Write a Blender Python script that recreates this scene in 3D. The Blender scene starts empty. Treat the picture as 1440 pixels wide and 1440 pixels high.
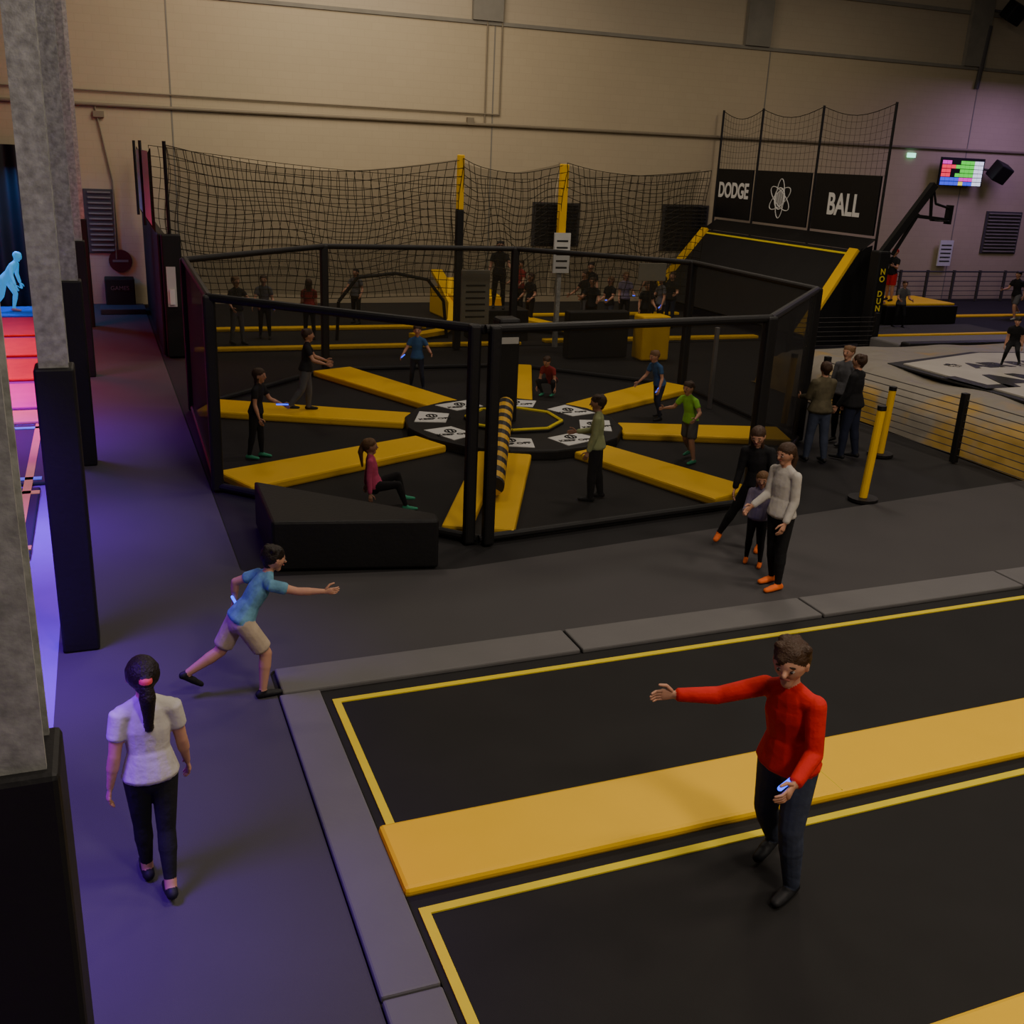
import bpy, bmesh, math, random
import numpy as np
from mathutils import Vector, Matrix
random.seed(4)
SC=bpy.context.scene
COL=SC.collection
# ------------------------------------------------------------------ materials
MATS={}
def mat(name,col,rough=0.7,var=0.12,nscale=6.0,bump=0.0,bscale=60.0,emit=0.0,metal=0.0,alpha=1.0,spec=0.3):
    if name in MATS: return MATS[name]
    m=bpy.data.materials.new(name); m.use_nodes=True
    nt=m.node_tree; N=nt.nodes; L=nt.links
    b=N['Principled BSDF']; b.inputs['Roughness'].default_value=rough; b.inputs['Metallic'].default_value=metal
    b.inputs['Specular IOR Level'].default_value=spec
    tc=N.new('ShaderNodeTexCoord'); no=N.new('ShaderNodeTexNoise'); no.inputs['Scale'].default_value=nscale; no.inputs['Detail'].default_value=4
    L.new(tc.outputs['Object'],no.inputs['Vector'])
    mx=N.new('ShaderNodeMix'); mx.data_type='RGBA'
    c=Vector(col)
    mx.inputs['A'].default_value=(*(c*(1-var)),1); mx.inputs['B'].default_value=(*[min(1,v) for v in c*(1+var)],1)
    L.new(no.outputs['Fac'],mx.inputs['Factor']); L.new(mx.outputs['Result'],b.inputs['Base Color'])
    if bump>0:
        n2=N.new('ShaderNodeTexNoise'); n2.inputs['Scale'].default_value=bscale; n2.inputs['Detail'].default_value=3
        L.new(tc.outputs['Object'],n2.inputs['Vector'])
        bp=N.new('ShaderNodeBump'); bp.inputs['Strength'].default_value=bump; bp.inputs['Distance'].default_value=0.02
        L.new(n2.outputs['Fac'],bp.inputs['Height']); L.new(bp.outputs['Normal'],b.inputs['Normal'])
    if emit>0:
        b.inputs['Emission Color'].default_value=(*col,1); b.inputs['Emission Strength'].default_value=emit
    if alpha<1: b.inputs['Alpha'].default_value=alpha
    MATS[name]=m; return m
BLACKVINYL=mat('black_vinyl',(.010,.0095,.010),.55,.2,3,.15,20)
BLACKBED=mat('trampoline_mesh_black',(.013,.012,.012),.8,.25,2,.1,300)
CARPET=mat('grey_carpet',(.066,.062,.064),.95,.10,1.2,.3,220)
BLACKFLOOR=mat('black_floor',(.016,.015,.016),.85,.2,2)
PADGREY=mat('light_grey_vinyl',(.125,.12,.12),.6,.10,2,.2,12)
YELLOW=mat('yellow_vinyl',(.86,.51,.008),.5,.04,3,.3,3)
YLINE=mat('yellow_webbing',(.76,.60,.02),.7,.1,5)
STEEL=mat('galvanised_steel',(.33,.33,.31),.5,.75,16,.15,40,metal=.2)
NETY=mat('net_rope',(.022,.018,.010),.9,.1)
WHITE=mat('white_panel',(.55,.55,.53),.5,.05)
WHITETXT=mat('white_lettering',(.75,.75,.73),.5,.03)
BLACKTXT=mat('black_lettering',(.015,.015,.015),.6,.03)
GREYSIGN=mat('grey_sign',(.16,.15,.12),.5,.1)
CONC=mat('concrete_grey',(.20,.185,.15),.9,.2,3,.2,30)
PIPE=mat('painted_pipe',(.20,.165,.11),.6,.1)
DARKMETAL=mat('dark_louver_metal',(.06,.055,.055),.5,.15)
def netmat(name,alpha,col=(.010,.009,.008)):
    return mat(name,col,.9,.1,alpha=alpha)
FINE=netmat('fine_mesh_screen',.34)
FINE2=netmat('dense_mesh_screen',.85)
HAZE=netmat('debris_net',.36,(.03,.026,.014))
# ------------------------------------------------------------------ mesh helpers
def mkobj(name,verts,faces,mats,parent=None,fmat=None,smooth=False,bevel=0,segs=2):
    me=bpy.data.meshes.new(name); me.from_pydata([tuple(v) for v in verts],[],faces)
    if not isinstance(mats,(list,tuple)): mats=[mats]
    for m in mats: me.materials.append(m)
    if fmat is not None: me.polygons.foreach_set('material_index',fmat)
    if smooth: me.polygons.foreach_set('use_smooth',[True]*len(me.polygons))
    me.update(); o=bpy.data.objects.new(name,me); COL.objects.link(o)
    if bevel>0:
        b=o.modifiers.new('bevel','BEVEL'); b.width=bevel; b.segments=segs; b.limit_method='ANGLE'
    if parent: o.parent=parent
    return o
def empty(name,loc=(0,0,0)):
    e=bpy.data.objects.new(name,None); COL.objects.link(e); e.empty_display_size=.2
    return e
def prism(name,pts,z0,z1,m,parent=None,bevel=0):
    n=len(pts); v=[(p[0],p[1],z0) for p in pts]+[(p[0],p[1],z1) for p in pts]
    a=sum(pts[i][0]*pts[(i+1)%n][1]-pts[(i+1)%n][0]*pts[i][1] for i in range(n))
    idx=list(range(n)) if a>0 else list(range(n))[::-1]
    f=[[i for i in idx[::-1]],[i+n for i in idx]]
    for k in range(n):
        i=idx[k]; j=idx[(k+1)%n]; f.append([i,j,j+n,i+n])
    return mkobj(name,v,f,m,parent,bevel=bevel)
def box(name,x0,x1,y0,y1,z0,z1,m,parent=None,bevel=0.0):
    return prism(name,[(x0,y0),(x1,y0),(x1,y1),(x0,y1)],z0,z1,m,parent,bevel)
def tube_geo(pts,r,n=8,V=None,F=None):
    V=[] if V is None else V; F=[] if F is None else F
    for a,b in zip(pts[:-1],pts[1:]):
        a=Vector(a);b=Vector(b);t=(b-a).normalized(); w=t.orthogonal().normalized(); v=t.cross(w)
        s=len(V)
        for c in (a,b):
            for i in range(n):
                an=2*math.pi*i/n; V.append(c+(w*math.cos(an)+v*math.sin(an))*r)
        for i in range(n): F.append([s+i,s+(i+1)%n,s+n+(i+1)%n,s+n+i])
        F.append([s+i for i in range(n)][::-1]); F.append([s+n+i for i in range(n)])
    return V,F
def tubes(name,paths,r,m,parent=None,n=8):
    V=[];F=[]
    for p in paths: tube_geo(p,r,n,V,F)
    return mkobj(name,V,F,m,parent,smooth=False)
def text(name,body,size,m,mw,parent=None,ext=.004,bold=0.0,sx=1.0):
    cu=bpy.data.curves.new(name,'FONT'); cu.body=body; cu.size=size; cu.align_x='CENTER'; cu.align_y='CENTER'; cu.extrude=ext; cu.offset=bold
    o=bpy.data.objects.new(name,cu); COL.objects.link(o); cu.materials.append(m)
    o.matrix_world=mw@Matrix.Diagonal((sx,1,1,1))
    bpy.context.view_layer.update()
    dg=bpy.context.evaluated_depsgraph_get(); me=bpy.data.meshes.new_from_object(o.evaluated_get(dg))
    me.transform(o.matrix_world); bpy.data.objects.remove(o)
    o=bpy.data.objects.new(name,me); COL.objects.link(o)
    if parent: o.parent=parent
    return o
def frame(origin,xdir,ydir):
    x=Vector(xdir).normalized(); y=Vector(ydir); y=(y-x*y.dot(x)).normalized(); z=x.cross(y)
    M=Matrix((x,y,z)).transposed().to_4x4(); M.translation=Vector(origin); return M
def netgrid(name,func,nu,nv,th,m,parent=None):
    P=[[Vector(func(i/nu,j/nv)) for j in range(nv+1)] for i in range(nu+1)]
    VV=[];FF=[]
    def seg(a,b):
        t=(b-a)
        if t.length<1e-5: return
        t.normalize(); w=t.orthogonal().normalized(); v=t.cross(w); s=len(VV)
        for c in (a,b):
            for k in range(3):
                an=2*math.pi*k/3; VV.append(c+(w*math.cos(an)+v*math.sin(an))*th)
        for k in range(3): FF.append([s+k,s+(k+1)%3,s+3+(k+1)%3,s+3+k])
    for i in range(nu+1):
        for j in range(nv+1):
            if i<nu: seg(P[i][j],P[i+1][j])
            if j<nv: seg(P[i][j],P[i][j+1])
    return mkobj(name,VV,FF,m,parent)
def sheet(name,func,nu,nv,m,parent=None):
    V=[func(i/nu,j/nv) for i in range(nu+1) for j in range(nv+1)]
    F=[[i*(nv+1)+j,(i+1)*(nv+1)+j,(i+1)*(nv+1)+j+1,i*(nv+1)+j+1] for i in range(nu) for j in range(nv)]
    return mkobj(name,V,F,m,parent,smooth=True)
# ------------------------------------------------------------------ camera
H=4.2; f=1457.63; pi_,ya,ro=0.32761,0.37852,0.04493
cy,sy,cp,sp=math.cos(ya),math.sin(ya),math.cos(pi_),math.sin(pi_)
Fw=Vector((sy*cp,cy*cp,-sp)); R0=Vector((cy,-sy,0)); U0=R0.cross(Fw)
Rt=math.cos(ro)*R0+math.sin(ro)*U0; Up=-math.sin(ro)*R0+math.cos(ro)*U0
M=Matrix((Rt,Up,-Fw)).transposed().to_4x4(); M.translation=Vector((0,0,H))
cam=bpy.data.cameras.new('camera'); cam.sensor_width=36; cam.lens=f/1440*36; cam.clip_end=200
co=bpy.data.objects.new('camera',cam); COL.objects.link(co); co.matrix_world=M; SC.camera=co
# ------------------------------------------------------------------ room shell
YW=30.64
box('floor',-9,44,-6,YW+.2,-.25,-.02,BLACKFLOOR)
def wallmat(name,c1):
    m=bpy.data.materials.new(name); m.use_nodes=True; nt=m.node_tree;N=nt.nodes;L=nt.links
    b=N['Principled BSDF']; b.inputs['Roughness'].default_value=.85
    c1=Vector(c1)
    tc=N.new('ShaderNodeTexCoord'); mp=N.new('ShaderNodeMapping'); mp.inputs['Rotation'].default_value=(math.pi/2,0,0)
    L.new(tc.outputs['Object'],mp.inputs['Vector'])
    br=N.new('ShaderNodeTexBrick'); br.inputs['Scale'].default_value=1.0; br.inputs['Brick Width'].default_value=.4; br.inputs['Row Height'].default_value=.2
    br.inputs['Mortar Size'].default_value=.006
    br.inputs['Color1'].default_value=(*c1,1); br.inputs['Color2'].default_value=(*(c1*.97),1); br.inputs['Mortar'].default_value=(*(c1*.9),1)
    L.new(mp.outputs['Vector'],br.inputs['Vector'])
    no=N.new('ShaderNodeTexNoise'); no.inputs['Scale'].default_value=.35; no.inputs['Detail'].default_value=5
    L.new(tc.outputs['Object'],no.inputs['Vector'])
    mx=N.new('ShaderNodeMix'); mx.data_type='RGBA'; mx.blend_type='MULTIPLY'; mx.inputs['Factor'].default_value=.3
    L.new(br.outputs['Color'],mx.inputs['A'])
    rgb=N.new('ShaderNodeMapRange'); rgb.inputs['To Min'].default_value=.6; rgb.inputs['To Max'].default_value=1.15
    L.new(no.outputs['Fac'],rgb.inputs['Value']); L.new(rgb.outputs['Result'],mx.inputs['B'])
    L.new(mx.outputs['Result'],b.inputs['Base Color'])
    return m
WALL=wallmat('painted_concrete_wall',(.42,.345,.225)); WALLU=wallmat('painted_concrete_wall_upper',(.40,.335,.235))
box('wall_back',-9,44,YW,YW+.3,-.02,7.85,WALL)
box('wall_back_upper',-9,44,YW+.04,YW+.3,7.85,13,WALLU)
for i,x in enumerate((1.3,10.75,19.75,28.5,38)):
    box('trim_pier_%d'%i,x-.45,x+.45,YW-.12,YW+.1,7.9,13,CONC)
box('trim_ledge',-9,44,YW-.05,YW+.05,7.80,7.90,CONC)
box('trim_band_upper',-9,44,YW-.02,YW+.1,9.5,9.62,CONC)
for i,x in enumerate((2.0,11.0,20.3,28.9)):
    box('trim_joint_%d'%i,x-.02,x+.02,YW-.01,YW+.05,0,7.8,CONC)
pp=empty('wall_conduit_pipes')
tubes('pipe_lower',[[(-9,YW-.06,5.05),(44,YW-.06,5.25)]],.045,PIPE,pp)
tubes('pipe_upper',[[(-9,YW-.06,5.42),(11.2,YW-.06,5.42)]],.02,PIPE,pp)
tubes('pipe_drop',[[(11.2,YW-.05,9.0),(11.2,YW-.05,5.4),],[(10.75,YW-.05,9),(10.75,YW-.05,5.1)],[(.1,YW-.05,5.1),(.4,YW-.05,3.2),(.35,YW-.05,1.2)]],.02,PIPE,pp)
box('junction_box_a',.05,.32,YW-.1,YW,4.78,4.93,PIPE,pp); box('junction_box_b',10.2,10.4,YW-.12,YW,5.1,5.3,PIPE,pp)
def louver(x0,x1,z0,z1):
    e=empty('wall_vent_louver')
    box('vent_frame',x0,x1,YW-.05,YW,z0,z1,DARKMETAL,e,.01)
    n=12
    for i in range(n):
        z=z0+.08+(z1-z0-.16)*i/(n-1)
        box('slat_%d'%i,x0+.1,x1-.1,YW-.10,YW-.05,z-.02,z+.02,CONC if (x0<1 or x0>30) else BLACKVINYL,e)
louver(-.35,.42,1.35,3.0); louver(12.4,14.0,1.7,3.0); louver(16.9,18.6,1.6,3.05); louver(30.3,32.0,1.65,3.15)
# ------------------------------------------------------------------ walkways
def sk(x,y): return (x,y+.018*(x-1.45))
prism('carpet_walkway',[(-.62,-5),(1.05,-5),(1.05,8.0),(1.08,8.05),(16,8.32),(16,11.4),(12.3,11.0),(3.3,9.85),(1.32,10.15),(1.1,10.4),(1.0,22.4),(.95,YW),(-.62,YW)],-.02,0,CARPET)
pe=empty('grey_edge_padding')
xs=[1.08,3.78,6.46,9.15,11.85,14.5]
for i in range(5):
    a,b=xs[i]+.012,xs[i+1]-.012
    prism('pad_back_%d'%i,[sk(a,7.60),sk(b,7.60),sk(b,8.04),sk(a,8.04)],-.02,.03,PADGREY,pe,.015)
ys=[-5,.7,4.2,7.58]
for i in range(3):
    box('pad_side_%d'%i,1.06,1.39,ys[i]+.01,ys[i+1]-.01,-.02,.03,PADGREY,pe,.015)
tr=empty('trampoline_court')
prism('bed_rear',[sk(1.40,5.62),sk(15,5.62),sk(15,7.58),sk(1.40,7.58)],-.02,-.004,BLACKBED,tr)
prism('bed_front',[sk(1.40,3.0),sk(15,3.0),sk(15,4.96),sk(1.40,4.96)],-.02,-.004,BLACKBED,tr)
prism('bed_near',[sk(1.40,-5),sk(15,-5),sk(15,2.4),sk(1.40,2.4)],-.02,-.004,BLACKBED,tr)
def yl(n,x0,x1,y0,y1): prism(n,[sk(x0,y0),sk(x1,y0),sk(x1,y1),sk(x0,y1)],-.004,.006,YLINE,tr)
yl('line_a',1.46,15,7.36,7.42); yl('line_b',1.46,1.52,5.62,7.36); 
yl('line_c',1.44,15,4.77,4.83); yl('line_d',1.44,1.50,3.1,4.77)
prism('yellow_pad_a',[sk(1.39,4.95),sk(15,4.95),sk(15,5.62),sk(1.39,5.62)],-.02,.06,YELLOW,tr,.03)
tubes('pad_stitch_seam',[[(*sk(4.62,5.60),.058),(*sk(4.62,4.97),.058)]],.004,YLINE,tr,6)
prism('yellow_pad_b',[sk(1.39,2.45),sk(15,2.45),sk(15,3.09),sk(1.39,3.09)],-.02,.06,YELLOW,tr,.03)
# ------------------------------------------------------------------ steel columns
def column(y,x=-.43,top=12,fl=.11,ph=2.48,pw=.15):
    e=empty('padded_steel_column')
    box('pad',x-pw,x+pw,y,y+.30,0,ph,BLACKVINYL,e,.02)
    box('flange_front',x-fl,x+fl,y+.04,y+.06,2.3,top,STEEL,e); box('flange_rear',x-fl,x+fl,y+.24,y+.26,2.3,top,STEEL,e)
    box('web',x-.012,x+.012,y+.06,y+.24,2.3,top,STEEL,e)
    return e
column(2.9,x=-.40,fl=.13,ph=2.44,pw=.165)
for y in (8.85,14.67,20.7,26.6): column(y)
# ------------------------------------------------------------------ octagon cage
C=Vector((6.05,15.32,0))
VT=[(1.22,17.7),(4.0,20.5),(7.95,20.45),(10.65,17.9),(10.5,13.8),(7.72,10.98),(3.78,10.52),(1.16,13.2)]
cg=empty('octagon_cage'); CH=2.46
for i,(x,y) in enumerate(VT):
    d=(Vector((x,y,0))-C).normalized(); s=Vector((-d.y,d.x,0))
    if i==6:
        for k in (-1,1):
            p=Vector((x,y,0))+s*.11*k
            box('post_%d_%d'%(i,k),p.x-.065,p.x+.065,p.y-.065,p.y+.065,0,CH+.05,BLACKVINYL,cg,.03)
    else: box('post_%d'%i,x-.075,x+.075,y-.075,y+.075,0,CH+.03,BLACKVINYL,cg,.03)
    x2,y2=VT[(i+1)%8]
    tubes('rail_top_%d'%i,[[(x,y,CH),(x2,y2,CH)]],.052,BLACKVINYL,cg,12)
    tubes('rail_low_%d'%i,[[(x,y,.06),(x2,y2,.06)]],.05,BLACKVINYL,cg,10)
    m=FINE2 if i in (4,7) else FINE
    if i in (1,2,0,3): m=HAZE
    mkobj('screen_%d'%i,[(x,y,.06),(x2,y2,.06),(x2,y2,CH),(x,y,CH)],[[0,1,2,3]],m,cg)
prism('cage_bed',[(x,y) for x,y in VT],-.018,0.0,BLACKBED,cg)
for i,(x,y) in enumerate(VT):
    v=Vector((x,y,0)); d=(v-C).normalized(); s=Vector((-d.y,d.x,0)); a=C+d*1.75; L=(v-C).length; b=C+d*(L-.22)
    w0,w1=.36,.44
    if i==6:
        prism('spoke_pad_%da'%i,[(a+s*-.40)[:2],(a+s*-.03)[:2],(b+s*-.12)[:2],(b+s*-.46)[:2]],0,.12,YELLOW,cg,.03)
        prism('spoke_pad_%db'%i,[(a+s*.03)[:2],(a+s*.40)[:2],(b+s*.40)[:2],(b+s*.08)[:2]],0,.12,YELLOW,cg,.03)
    else:
        prism('spoke_pad_%d'%i,[(a-s*w0)[:2],(a+s*w0)[:2],(b+s*w1)[:2],(b-s*w1)[:2]],0,.12,YELLOW,cg,.03)
sw=empty('rotating_sweeper_machine')
prism('hub_disc',[(C.x+1.78*math.cos(t*math.pi/8),C.y+1.78*math.sin(t*math.pi/8)) for t in range(16)],0,.16,BLACKVINYL,sw,.03)
prism('hub_inner',[(C.x+.82*math.cos((t+.5)*math.pi/4),C.y+.82*math.sin((t+.5)*math.pi/4)) for t in range(8)],.16,.20,BLACKVINYL,sw,.01)
ring=[(C.x+.78*math.cos((t+.5)*math.pi/4),C.y+.78*math.sin((t+.5)*math.pi/4),.21) for t in range(9)]
tubes('hub_yellow_ring',[ring],.03,YLINE,sw,6)
box('hub_post',C.x-.36,C.x-.0,C.y-.15,C.y+.2,.16,1.85,BLACKVINYL,sw,.05)
for k in range(2): box('post_label_%d'%k,C.x-.36,C.x-.04,C.y-.17,C.y-.152,1.66-k*.2,1.76-k*.2,WHITE,sw)
def stripemat():
    m=bpy.data.materials.new('hazard_stripes'); m.use_nodes=True; nt=m.node_tree;N=nt.nodes;L=nt.links
    b=N['Principled BSDF']; b.inputs['Roughness'].default_value=.5
    tc=N.new('ShaderNodeTexCoord'); wv=N.new('ShaderNodeTexWave'); wv.wave_type='BANDS'; wv.bands_direction='DIAGONAL'; wv.inputs['Scale'].default_value=1.3; wv.inputs['Distortion'].default_value=0
    L.new(tc.outputs['Object'],wv.inputs['Vector']); cr=N.new('ShaderNodeValToRGB'); cr.color_ramp.interpolation='CONSTANT'
    cr.color_ramp.elements[0].color=(.012,.011,.01,1); cr.color_ramp.elements[1].color=(.7,.40,.02,1); cr.color_ramp.elements[1].position=.5
    L.new(wv.outputs['Fac'],cr.inputs['Fac']); L.new(cr.outputs['Color'],b.inputs['Base Color']); return m
tubes('striped_arm',[[(C.x-.42,C.y-.7,.62),(4.38,11.65,.30)]],.125,stripemat(),sw,16)
tubes('arm_root',[[(C.x-.15,C.y,.5),(C.x-.42,C.y-.72,.62)]],.09,BLACKVINYL,sw,12)
for k in range(8):
    t=(k+.5)*math.pi/4; d=Vector((math.cos(t),math.sin(t),0)); s=Vector((-d.y,d.x,0)); p=C+d*1.32
    q=[(p+d*a+s*b)[:2] for a,b in ((-.24,-.30),(.26,-.36),(.26,.36),(-.24,.30))]
    prism('keep_off_sign_%d'%k,q,.16,.17,WHITETXT,sw)
    mw=frame((p.x,p.y-.12,.172),(1,0,0),(0,1,0)); text('lettering_%d'%k,'KEEP OFF',.13,BLACKTXT,mw,sw,.002,.004)
    tubes('symbol_%d'%k,[[(p.x+.09*math.cos(a*math.pi/6),p.y+.07+.09*math.sin(a*math.pi/6),.172) for a in range(13)],[(p.x-.03,p.y+.02,.172),(p.x-.03,p.y+.12,.172)],[(p.x+.03,p.y+.02,.172),(p.x+.03,p.y+.12,.172)]],.012,BLACKTXT,sw,5)
prism('padded_step_platform',[(1.42,10.28),(3.12,9.92),(3.16,10.14),(1.44,11.75)],0,.55,BLACKVINYL,None,.03)
# ------------------------------------------------------------------ dodgeball court behind
dc=empty('dodgeball_court')
box('side_padding_wall',1.06,1.22,22.75,30.2,0,2.48,BLACKVINYL,dc,.03)
box('end_post_padding',1.12,1.50,22.5,22.74,0,2.48,BLACKVINYL,dc,.03)
box('hand_sanitiser_board',1.18,1.36,22.46,22.49,1.05,1.85,WHITE,dc)
box('sanitiser_bottle',1.22,1.32,22.40,22.455,1.1,1.4,WHITETXT,dc)
for x,y in ((1.3,22.7),(.98,30.1),(.98,26.2)): tubes('net_post_%d_%d'%(int(x*10),int(y)),[[(x,y,2.4),(x,y,4.25)]],.035,BLACKVINYL,dc)
mkobj('banner',[(1.0,23.2,2.6),(1.0,29.6,2.6),(1.0,29.6,4.05),(1.0,23.2,4.05)],[[0,1,2,3]],WHITE,dc)
for k in range(3):
    mkobj('banner_mark_%d'%k,[(1.012,23.8+k*2,2.7),(1.012,24.6+k*2,2.7),(1.012,25.3+k*2,3.9),(1.012,24.4+k*2,3.9)],[[0,1,2,3]],BLACKTXT,dc)
POST=[(1.3,22.7),(7.46,22.7),(9.93,22.7),(13.8,22.9)]
def sag(x0,x1,y0,y1,z0,z1,zb,dip):
    def fn(u,v):
        s=math.sin(math.pi*u); zt=z0+(z1-z0)*u-dip*s
        return (x0+(x1-x0)*u+.06*math.sin(9*v+11*u), y0+(y1-y0)*u+.15*math.sin(3*math.pi*u)*(1-v)+.1*math.sin(7*u+5*v), zb+(zt-zb)*v-.22*math.sin(4*math.pi*u)*(1-v)*v*2-.35*s*v*(1-v))
    return fn
for k,(a,b,dip,n) in enumerate(((0,1,.36,34),(1,2,.25,14),(2,3,.2,22))):
    fn=sag(POST[a][0],POST[b][0],POST[a][1],POST[b][1],4.18,4.15,1.2,dip)
    netgrid('court_net_%d'%k,fn,n,17,.0085,NETY,dc); sheet('court_net_backing_%d'%k,lambda u,v,fn=fn:(fn(u,v)[0],fn(u,v)[1]+.5,fn(u,v)[2]),20,8,HAZE,dc)
fn=sag(1.3,18,30.0,30.0,4.15,4.1,.8,.5); netgrid('rear_net',fn,70,13,.009,NETY,dc)
fn=lambda u,v:(1.04,22.8+7.3*u,2.5+(1.6-.2*math.sin(math.pi*u))*v); netgrid('side_net',fn,34,8,.009,NETY,dc)
box('pole_black_a',7.38,7.54,22.62,22.78,0,3.1,BLACKVINYL,dc,.02); box('pole_yellow_a',7.39,7.53,22.63,22.77,3.1,4.25,YELLOW,dc,.02)
box('pole_yellow_b',9.84,10.02,22.62,22.78,2.0,4.15,YELLOW,dc,.02); box('pole_grey_b',9.88,9.98,22.65,22.75,0,2.0,STEEL,dc)
box('rules_sign',9.72,10.12,22.55,22.60,1.75,2.65,WHITE,dc)
for k in range(5): box('rules_line_%d'%k,9.78,10.06,22.545,22.55,1.85+k*.15,1.89+k*.15,BLACKTXT,dc)
box('court_floor',1.25,16.2,23.0,29.9,-.02,.0,BLACKBED,dc)
for k,(x0,x1,y0,y1) in enumerate(((1.6,9.2,23.0,23.22),(2.4,7.6,25.6,25.9),(9.9,16,23.2,23.45),(10.5,16,27.4,27.6))): box('yellow_strip_%d'%k,x0,x1,y0,y1,0,.08,YELLOW,dc,.02)
def band(name,path,w,z0,z1):
    V=[];F=[]
    for i,(x,y,z) in enumerate(path):
        j=min(i+1,len(path)-1);k=max(i-1,0); d=Vector((path[j][0]-path[k][0],path[j][1]-path[k][1],0)).normalized(); s=Vector((-d.y,d.x,0))*w
        for q in (-1,1):
            for zz in (0,.1): V.append((x+s.x*q,y+s.y*q,z+zz))
    for i in range(len(path)-1):
        a=i*4;b=a+4
        F+= [[a,b,b+1,a+1],[a+1,b+1,b+3,a+3],[a+3,b+3,b+2,a+2],[a+2,b+2,b,a]]
    F+=[[0,1,3,2],[len(V)-4,len(V)-2,len(V)-1,len(V)-3]]
    mkobj(name,V,F,YELLOW,dc,smooth=False)
band('yellow_transition_a',[(6.8,24.0,.05),(7.6,24.4,.08),(8.2,25.2,.2),(8.6,26.4,.45),(8.7,27.6,.8),(8.7,28.4,1.1)],.16,0,0)
band('yellow_transition_b',[(8.9,28.2,.9),(9.3,26.6,.5),(10.0,25.2,.25),(11,24.3,.1),(12.4,23.9,.05)],.25,0,0)
prism('yellow_ramp',[(8.6,26.0),(9.8,26.0),(10.2,28.2),(8.5,28.4)],0,.75,YELLOW,dc,.05)
box('divider_wall',9.6,11.1,21.2,21.5,0,1.05,BLACKVINYL,dc,.03)
box('yellow_block',11.2,11.9,20.7,21.2,0,1.0,YELLOW,dc,.04)
arch=[(5.0,24.2,0),(5.05,24.2,.9),(5.5,24.2,1.45),(6.4,24.2,1.55),(7.2,24.2,1.4),(7.6,24.2,.9),(7.7,24.2,0)]
tubes('goal_frame',[arch],.04,BLACKVINYL,dc)
gs=empty('hanging_notice_board'); box('board',6.95,7.58,20.9,20.95,.85,1.98,GREYSIGN,gs,.01)
for k in range(6): box('board_line_%d'%k,7.05,7.48,20.89,20.9,1.0+k*.13,1.03+k*.13,BLACKTXT,gs)
tubes('hanger',[[(7.26,20.93,0),(7.26,20.93,.9)]],.03,BLACKVINYL,gs)
gs=empty('small_notice_board'); box('board',11.35,12.05,21.4,21.45,1.7,2.1,GREYSIGN,gs,.01); tubes('leg',[[(11.7,21.43,0),(11.7,21.43,1.75)]],.03,BLACKVINYL,gs)
box('white_door_frame_post',10.2,10.27,16.1,16.17,0,1.5,PADGREY,cg,.01)
# slanted trampoline wall with backdrop
sl=empty('slanted_trampoline_wall')
b0,b1=Vector((16.3,29.9,.3)),Vector((16.3,21.7,.3)); t0,t1=Vector((18.1,30.0,2.35)),Vector((18.2,22.4,2.35))
def slab(name,u0,u1,v0,v1,off,th,m):
    nrm=(b1-b0).cross(t0-b0).normalized()
    if nrm.x>0: nrm=-nrm
    def P(u,v,o): return b0.lerp(b1,u).lerp(t0.lerp(t1,u),v)+nrm*o
    vs=[P(u0,v0,off),P(u1,v0,off),P(u1,v1,off),P(u0,v1,off),P(u0,v0,off-th),P(u1,v0,off-th),P(u1,v1,off-th),P(u0,v1,off-th)]
    mkobj(name,vs,[[0,1,2,3],[7,6,5,4],[0,4,5,1],[1,5,6,2],[2,6,7,3],[3,7,4,0]],m,sl)
slab('bed',0,1,0,1,0,.1,BLACKBED); slab('pad_far',0,.045,0,1,.08,.1,YELLOW); slab('pad_near',.955,1,0,1,.08,.1,YELLOW); slab('line_top',.05,.95,.94,.96,.02,.03,YLINE)
mkobj('side_gusset',[(16.3,21.68,0),(18.55,22.3,0),(18.55,22.35,2.5),(18.2,22.35,2.4),(16.3,21.68,.35)],[[0,1,2,3,4]],BLACKVINYL,sl)
mkobj('top_shelf',[(18.1,30.0,2.36),(18.2,22.3,2.36),(18.6,22.3,2.66),(18.55,30.0,2.66)],[[0,1,2,3]],BLACKVINYL,sl)
db=empty('dodgeball_banner_screen')
yy=[30.4,28.2,25.3,22.4]
for i,y in enumerate(yy): tubes('post_%d'%i,[[(18.68,y,0),(18.68,y,5.95)]],.035,BLACKVINYL,db)
for i in range(3):
    box('panel_%d'%i,18.63,18.69,yy[i+1]+.12,yy[i]-.12,2.72,4.2,BLACKVINYL,db,.01)
    fn=lambda u,v,i=i:(18.68,yy[i]+(yy[i+1]-yy[i])*u,4.2+(1.72-.25*math.sin(math.pi*u))*v); netgrid('upper_net_%d'%i,fn,14,9,.004,NETY,db)
    tubes('upper_rope_%d'%i,[[fn(k/8,1) for k in range(9)]],.010,NETY,db,5)
def mwall(y,z): return frame((18.62,y,z),(0,-1,0),(0,0,1))
text('dodge_lettering','DODGE',.62,WHITETXT,mwall(29.3,3.55),db,.004,.02,.78); text('ball_lettering','BALL',.78,WHITETXT,mwall(23.85,3.4),db,.004,.02,.8)
for k in range(3):
    pts=[]
    for j in range(25):
        t=j*math.pi/12; a=.55*math.cos(t); b=.2*math.sin(t); r=k*math.pi/3+math.pi/2; pts.append((18.61,26.75-(a*math.cos(r)-b*math.sin(r)),3.45+a*math.sin(r)+b*math.cos(r)))
    tubes('atom_ring_%d'%k,[pts],.014,WHITETXT,db,5)
tubes('atom_ball',[[(18.60,26.75-.24*math.cos(t*math.pi/10),3.45+.30*math.sin(t*math.pi/10)) for t in range(21)]],.02,WHITETXT,db,5)
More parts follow.
